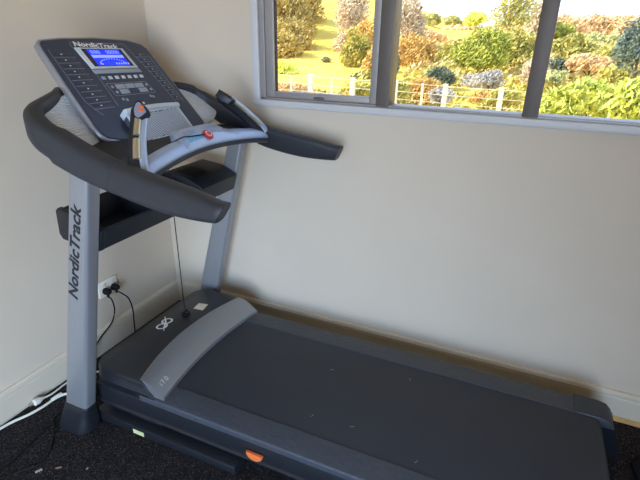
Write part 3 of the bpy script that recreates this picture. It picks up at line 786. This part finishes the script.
PL = [  # name, label, category, material, centre, radii, n, leaf size
 ('scrub_bush', 'tall brown-olive scrub filling the top left of the left pane', 'bush', 'scrub', (-16.9, 34, 2.9), (2.9, 2.4, 3.2), 6000, .22),
 ('scrub_bush', 'brown-olive scrub bush bordering the bright grass slope', 'bush', 'scrub', (-17.2, 38, 3.9), (1.8, 1.8, 2.2), 3000, .22),
 ('scrub_bush', 'low brown scrub bush above the lime bush in the left pane', 'bush', 'scrub', (-14.2, 28, .95), (1.7, 1.3, 1.3), 3000, .18),
 ('lime_bush', 'small bright lime bush in the lower left of the left pane', 'bush', 'lime', (-11.0, 22, -.15), (1.0, .8, .55), 1600, .15),
 ('bare_tree', 'pinkish bare-twigged tree at the right of the left pane', 'tree', 'pink', (-11.4, 34, 2.9), (1.7, 1.6, 2.4), 3200, .2),
 ('olive_tree', 'olive-leaved tree below the pinkish tree in the left pane', 'tree', 'olive', (-8.15, 26, .85), (1.2, 1.0, 1.5), 2600, .16),
 ('dark_foliage', 'low dark bush at the foot of the trees in the left pane', 'bush', 'dark', (-6.3, 22, -.3), (.9, .6, .45), 1200, .13),
 ('russet_bush', 'russet bush just left of the first mullion', 'bush', 'orange', (-6.3, 24, .45), (.8, .8, 1.1), 1600, .16),
 ('grass_tuft', 'small dark tuft alone on the bright slope', 'plant', 'dark', (-10.4, 27, .35), (.42, .35, .28), 350, .1),
 ('bare_tree', 'pale pinkish bare tree at the left of the middle pane', 'tree', 'pink', (-7.3, 34, 2.8), (1.9, 1.6, 2.5), 3600, .2),
 ('russet_bush', 'large russet bush at the left of the middle pane', 'bush', 'orange', (-4.7, 27, .8), (1.6, 1.2, 1.4), 3200, .17),
 ('dark_foliage', 'slim dark blue-green bush beside the first mullion in the middle pane', 'bush', 'teal', (-4.75, 22, .3), (.42, .4, 1.0), 900, .13),
 ('distant_tree', 'distant tree on the skyline left of the lawn patch', 'tree', 'far', (-10.3, 58, 3.9), (1.5, 1.3, .85), 900, .28),
 ('distant_tree', 'distant tree on the skyline above the lawn patch', 'tree', 'far', (-7.9, 58, 3.75), (1.4, 1.2, .8), 900, .28),
 ('distant_tree', 'distant tree on the skyline left of the airy tree', 'tree', 'lime', (-5.3, 58, 3.8), (1.6, 1.2, 1.0), 1000, .28),
 ('green_tree', 'broad green tree filling the middle pane', 'tree', 'green', (-.65, 24, 1.05), (1.75, 1.3, 1.3), 5200, .15),
 ('airy_tree', 'airy tree with thin branches against the sky in the middle pane', 'tree', 'olive', (-.05, 30, 3.3), (1.5, 1.2, 1.35), 1500, .14),
 ('dark_foliage', 'dark foliage added as the shadow under the broad green tree', 'bush', 'dark', (-2.0, 20, .05), (.75, .6, .55), 1500, .13),  # dark leaves stand in for the shadow under the green tree
 ('twiggy_bush', 'grey twiggy bush below the right of the broad green tree', 'bush', 'grey', (.15, 19, .1), (.75, .6, .5), 1300, .13),
 ('low_bush', 'low yellow-green bush behind the fence beside the second mullion', 'bush', 'olive', (1.0, 15, -.22), (.7, .5, .4), 1300, .11),
 ('low_bush', 'low russet bush behind the fence right of the blue tarp', 'bush', 'orange', (.15, 17, -.42), (.6, .5, .38), 900, .11),
 ('bare_tree', 'thin pinkish bare shrub left of the second mullion', 'tree', 'pink', (1.75, 21, .45), (.55, .5, .85), 1200, .13),
 ('brown_bush', 'brown hillside bush at the left of the right pane', 'bush', 'brown', (3.4, 45, 2.75), (1.9, 1.4, 1.3), 2200, .24),
 ('brown_bush', 'brown hillside bush in the middle of the right pane', 'bush', 'brown', (6.3, 48, 2.75), (2.3, 1.5, 1.4), 2600, .24),
 ('brown_bush', 'brown hillside bush behind the dark conifer', 'bush', 'brown', (8.9, 46, 2.6), (2.0, 1.4, 1.2), 2200, .24),
 ('olive_bush', 'small olive bush high on the brown slope of the right pane', 'bush', 'green', (2.87, 35.20, 2.24), (0.88, 0.74, 0.74), 1200, .2),
 ('olive_bush', 'wide olive bush halfway down the slope of the right pane', 'bush', 'olive', (3.57, 27.76, 1.31), (1.40, 1.02, 0.93), 2600, .18),
 ('olive_bush', 'olive bush behind the hedge and left of the conifer', 'bush', 'olive', (5.1, 26, .75), (1.3, 1.0, .8), 2200, .16),
 ('olive_bush', 'dark green bush behind the hedge beside the second mullion', 'bush', 'dark', (2.85, 24, .55), (.75, .7, .5), 1100, .15),
 ('olive_bush', 'olive scrub bush behind the broad green tree, left side', 'bush', 'olive', (-2.98, 30.48, 0.40), (1.76, 1.18, 1.61), 2355, 0.177),
 ('olive_bush', 'tall olive scrub bush behind the broad green tree, right side', 'bush', 'olive', (0.67, 27, 0.82), (1.62, 1.22, 1.62), 2430, 0.177),
 ('russet_bush', 'low russet bush in front of the dark shadow foliage', 'bush', 'orange', (-2.21, 17.08, -0.29), (1.00, 0.70, 0.64), 1410, 0.113),
 ('twiggy_bush', 'pale twiggy bush just left of the blue tarp', 'bush', 'grey', (-0.93, 14.28, -0.17), (0.53, 0.40, 0.34), 900, 0.11),
 ('low_bush', 'low olive bush behind the fence at the left of the middle pane', 'bush', 'olive', (-2.59, 15, -0.24), (0.58, 0.43, 0.49), 900, 0.107),
 ('twiggy_bush', 'grey twiggy bush beside the dark shadow foliage', 'bush', 'grey', (-0.87, 21.65, -0.24), (0.97, 0.66, 0.54), 1320, 0.133),
 ('russet_bush', 'faint russet bush on the slope above the large russet bush', 'bush', 'brown', (-7.06, 40, 1.85), (1.91, 1.43, 0.86), 2865, 0.252),
 ('distant_tree', 'distant bushy tree on the skyline behind the airy tree', 'tree', 'far', (-0.98, 55, 3.45), (2.4, 1.8, 1.2), 3200, 0.339),
 ('bare_tree', 'pinkish bare tree between the airy tree and the second mullion', 'tree', 'pink', (1.62, 34, 2.38), (1.05, 0.79, 1.94), 1575, 0.217),
 ('brown_bush', 'brown bush on the middle slope of the right pane beside the mullion', 'bush', 'brown', (3.22, 41.00, 1.45), (1.77, 1.24, 1.06), 2475, 0.24),
 ('olive_bush', 'yellow-olive bush on the middle slope of the right pane', 'bush', 'far', (5.51, 37.90, 1.50), (2.09, 1.49, 0.97), 2985, 0.229),
 ('brown_bush', 'tan bush low on the slope of the right pane', 'bush', 'brown', (3.90, 21.92, 0.71), (1.18, 0.88, 0.49), 1920, 0.159),
 ('olive_bush', 'olive bush low behind the hedge in the right pane', 'bush', 'olive', (4.85, 20, 0.38), (0.98, 0.74, 0.44), 1470, 0.136),
 ('olive_bush', 'pale olive bush low behind the hedge beside the mullion', 'bush', 'far', (2.60, 19, 0.26), (0.62, 0.46, 0.36), 930, 0.13),
 ('brown_bush', 'brown bush on the skyline at the far right', 'bush', 'brown', (9.49, 55, 3.67), (2.43, 1.82, 0.88), 3200, 0.339),
 ('scrub_bush', 'wide brown-olive scrub bush in the middle of the left slope', 'bush', 'scrub', (-14.88, 31, 1.17), (2.53, 1.9, 1.86), 3200, 0.2),
 ('scrub_bush', 'dry low scrub behind the fence at the left of the left pane', 'bush', 'brown', (-6.04, 13.5, -0.14), (0.9, 0.68, 0.25), 1350, 0.098),
 ('low_bush', 'dry low bush behind the fence at the right of the left pane', 'bush', 'olive', (-3.57, 14, -0.11), (0.56, 0.42, 0.28), 900, 0.101),
 ('bare_tree', 'second pinkish bare tree behind the olive-leaved tree', 'tree', 'pink', (-10.70, 31, 0.60), (1.14, 0.86, 1.62), 1709, 0.2),
 ('russet_bush', 'russet bush above the low dark bush in the left pane', 'bush', 'orange', (-8.86, 30, 1.47), (1.38, 1.03, 1.38), 2070, 0.194),
 ('conifer', 'dark blue-green conifer at the right edge of the right pane', 'tree', 'teal', (4.95, 18, 1.55), (.95, .8, 1.3), 4200, .11),
 ('broadleaf_hedge', 'yellow-green broadleaf hedge shrub nearest the second mullion', 'hedge', 'hedge', (2.22, 5.9, .62), (.36, .3, .46), 2600, .10),
 ('broadleaf_hedge', 'yellow-green broadleaf hedge shrub at the right edge', 'hedge', 'hedge', (3.08, 6, .64), (.44, .38, .50), 3000, .10),
 ('broadleaf_hedge', 'yellow-green broadleaf hedge shrub behind and between the nearer two', 'hedge', 'hedge', (2.72, 7.1, .60), (.46, .36, .44), 2400, .10),
]
GR = {'bare_tree': 'bare pinkish trees on the slope', 'scrub_bush': 'scrub bushes on the left slope', 'russet_bush': 'russet bushes on the slope', 'dark_foliage': 'dark bushes below the trees', 'distant_tree': 'trees on the skyline',
      'brown_bush': 'brown bushes on the right slope', 'olive_bush': 'olive bushes on the right slope', 'broadleaf_hedge': 'hedge shrubs outside the window', 'low_bush': 'low bushes behind the fence', 'twiggy_bush': 'grey twiggy bushes near the fence'}
for name, label, cat, m, c, r, n, size in PL:
    gz = terrain(c[0], c[1])
    E_ = empty(name, (c[0], c[1], gz)); tag(E_, label, cat, GR.get(name))
    b = B(); leaves(b, c, r, n, size); build('foliage', b, LM[m], E_, smooth=0)
    b = B()
    tube(b, spline([(c[0], c[1], gz-.1), (c[0]+.05*r[0], c[1], gz+.4*(c[2]-gz)), (c[0]-.05*r[0], c[1], c[2]+.2*r[2])], 3), .035*max(r), 6)
    for k in range(7 if cat == 'tree' else 4):
        th = k*2.4; z0 = gz + (c[2]-gz)*(.5+.06*k); e = V((c[0]+math.cos(th)*r[0]*.6, c[1]+math.sin(th)*r[1]*.6, c[2]+r[2]*random.uniform(.1, .7)))
        s0 = V((c[0], c[1], z0)); tube(b, spline([s0, s0.lerp(e, .5)+V((0, 0, -.05*r[2])), e], 3), [.02*max(r)]*3 + [.012*max(r)]*3 + [.006*max(r)], 5)
    build('trunk', b, M_bark, E_)

# undergrowth that covers the slope between the bushes (a grassy clearing and the strip on the left stay open)
def undergrowth(name, label, m, n, x0, x1, y0, y1, skip, size):
    rnd = random.Random(len(name)+n); b = B()
    for i in range(n):
        y = y0 + (y1-y0)*rnd.random(); x = x0 + (x1-x0)*rnd.random()
        if skip(x, y): continue
        k = noise.noise(V((x*.5, y*.5, 9.1)))
        if k < -.15: continue
        p = V((x, y, terrain(x, y) + rnd.random()*(.25 + .55*max(0, k+.1)))); sz = size*(.5 + y/30)
        a = V((rnd.gauss(0, 1), rnd.gauss(0, 1), rnd.gauss(0, 1))).normalized(); t = a.orthogonal().normalized()
        w_ = a.cross(t)*sz*.35; t = t*sz*.8
        b.faces.new([b.verts.new(q) for q in (p-t, p+w_, p+t, p-w_)])
    o = build(name, b, m, GROUND, smooth=0); o['kind'] = 'stuff'; o['label'] = label
clear = lambda x, y: (x < -5.2 + (y-13)*-.16) or (-8.5 < x < -3.6 and 38 < y < 52)
undergrowth('olive_undergrowth', 'olive undergrowth covering the slope between the bushes', LM['olive'], 14000, -9, 9, 13.2, 36, clear, .16)
undergrowth('tan_undergrowth', 'tan dry undergrowth on the far slope of the right and middle panes', LM['brown'], 12000, -8, 12, 22, 56, clear, .16)
undergrowth('dry_grass', 'dry brown grass behind the fence below the bright slope', LM['scrub'], 7000, -9, -2, 12.3, 18, lambda x, y: False, .12)

# fence across the garden
F = empty('garden_fence', (-2, 12, terrain(-2, 12))); tag(F, 'pale post and wire fence crossing the garden', 'fence')
M_post = mat('pale_post', (214, 204, 184), .8, var=.1)
posts = [(-7.4, .56, .10), (-6.0, .55, .10), (-4.606, .535, .15), (-3.208, .49, .15), (-1.875, .485, .13), (-.431, .445, .13), (1.061, .42, .13), (2.45, .40, .12), (3.9, .38, .12)]
for x, zt, w in posts:
    b = B(); box(b, (x-w/2, 11.94, terrain(x, 12)-.1), (x+w/2, 12.06, zt), .01); build('post', b, M_post, F)
for x, zt, w in ((-3.9, .44, .05), (-1.08, .43, .06), (-5.3, .45, .05)):
    b = B(); box(b, (x-w/2, 11.97, terrain(x, 12)-.1), (x+w/2, 12.03, zt)); build('batten', b, M_post, F)
for k, dz in enumerate((.06, .30, .52, .74)):
    b = B(); tube(b, [(x, 11.93, zt-dz) for x, zt, w in posts], .008, 5); build('wire', b, M_post, F)
b = B(); rows = []
for i in range(9):
    rows.append([(-.62+.10*i, 13.2+.12*j, -.95 + .62*math.sin(math.pi*(i+.3)/9)**.6*math.sin(math.pi*(j+.5)/7)**.5 + .03*noise.noise(V((i*.9, j*.8, 3)))) for j in range(7)])
grid(b, rows)
geom = bmesh.ops.extrude_face_region(b, geom=list(b.faces)); bmesh.ops.translate(b, verts=[v for v in geom['geom'] if isinstance(v, bmesh.types.BMVert)], vec=(0, 0, -.02))
tag(build('tarp_heap', b, mat('blue_tarp', (110, 165, 185), .6, var=.25, vscale=8), loc=(-.2, 13.5, -.95)), 'blue tarp heap behind the fence in the middle pane', 'tarp')

# ------------------------------------------------------------------ light
w = bpy.data.worlds.new('sky'); bpy.context.scene.world = w; w.use_nodes = True
nt = w.node_tree; bg = nt.nodes['Background']; bg.inputs['Strength'].default_value = 2.1
tc = nt.nodes.new('ShaderNodeTexCoord'); sp = nt.nodes.new('ShaderNodeSeparateXYZ'); rp = nt.nodes.new('ShaderNodeValToRGB')
nt.links.new(tc.outputs['Generated'], sp.inputs[0]); nt.links.new(sp.outputs['Z'], rp.inputs[0]); nt.links.new(rp.outputs[0], bg.inputs['Color'])
rp.color_ramp.elements[0].position = 0.0; rp.color_ramp.elements[0].color = (.95, .96, 1, 1)
rp.color_ramp.elements[1].position = .75; rp.color_ramp.elements[1].color = (.38, .60, 1.0, 1)
su = bpy.data.lights.new('sun', 'SUN'); su.energy = 8.5; su.angle = math.radians(.6); su.color = (1, .93, .80)
so = bpy.data.objects.new('sun', su); COL.objects.link(so)
so.rotation_euler = (V((.80, .38, -.72)).normalized()).to_track_quat('-Z', 'Y').to_euler()
# daylight of the open sliding door
al = bpy.data.lights.new('door_daylight', 'AREA'); al.shape = 'RECTANGLE'; al.size = DX1-DX0-.12; al.size_y = DZ-.1; al.energy = 62; al.color = (.42, .655, 1.0); al.spread = math.radians(82)
ao = bpy.data.objects.new('door_daylight', al); COL.objects.link(ao); ao.location = ((DX0+DX1)/2, YB+.02, DZ/2+.05)
ao.rotation_euler = V((-.62, 1, -.42)).to_track_quat('-Z', 'Z').to_euler()

# added fill lamp low in the doorway: warms and lifts the upper walls
bl = bpy.data.lights.new('warm_fill', 'AREA'); bl.shape = 'RECTANGLE'; bl.size = DX1-DX0-.12; bl.size_y = .9; bl.energy = 25; bl.color = (1, .93, .80); bl.spread = math.radians(90)
bo = bpy.data.objects.new('warm_fill', bl); COL.objects.link(bo); bo.location = ((DX0+DX1)/2, YB+.03, .5)
bo.rotation_euler = V((-.95, 1, .42)).to_track_quat('-Z', 'Z').to_euler()

# ------------------------------------------------------------------ camera
R = ((0.9158464, 0.1732476, -0.3622301), (0.4011481, -0.3555072, 0.8442126), (0.0174824, -0.918477, -0.3950879))
cam = bpy.data.cameras.new('camera'); cam.sensor_width = 36; cam.lens = 463.425/640*36; cam.clip_start = .05; cam.clip_end = 400
co = bpy.data.objects.new('camera', cam); COL.objects.link(co)
co.matrix_world = Matrix(((R[0][0], -R[0][1], -R[0][2], 1.80292), (R[1][0], -R[1][1], -R[1][2], -1.97357), (R[2][0], -R[2][1], -R[2][2], 1.5), (0, 0, 0, 1)))
sc = bpy.context.scene; sc.camera = co
vs = sc.view_settings; sc.display_settings.display_device = 'sRGB'
vs.view_transform = 'Standard'; vs.look = 'None'; vs.exposure = 0.0; vs.gamma = 1; vs.use_curve_mapping = False
sc.cycles.max_bounces = 12; sc.cycles.diffuse_bounces = 6
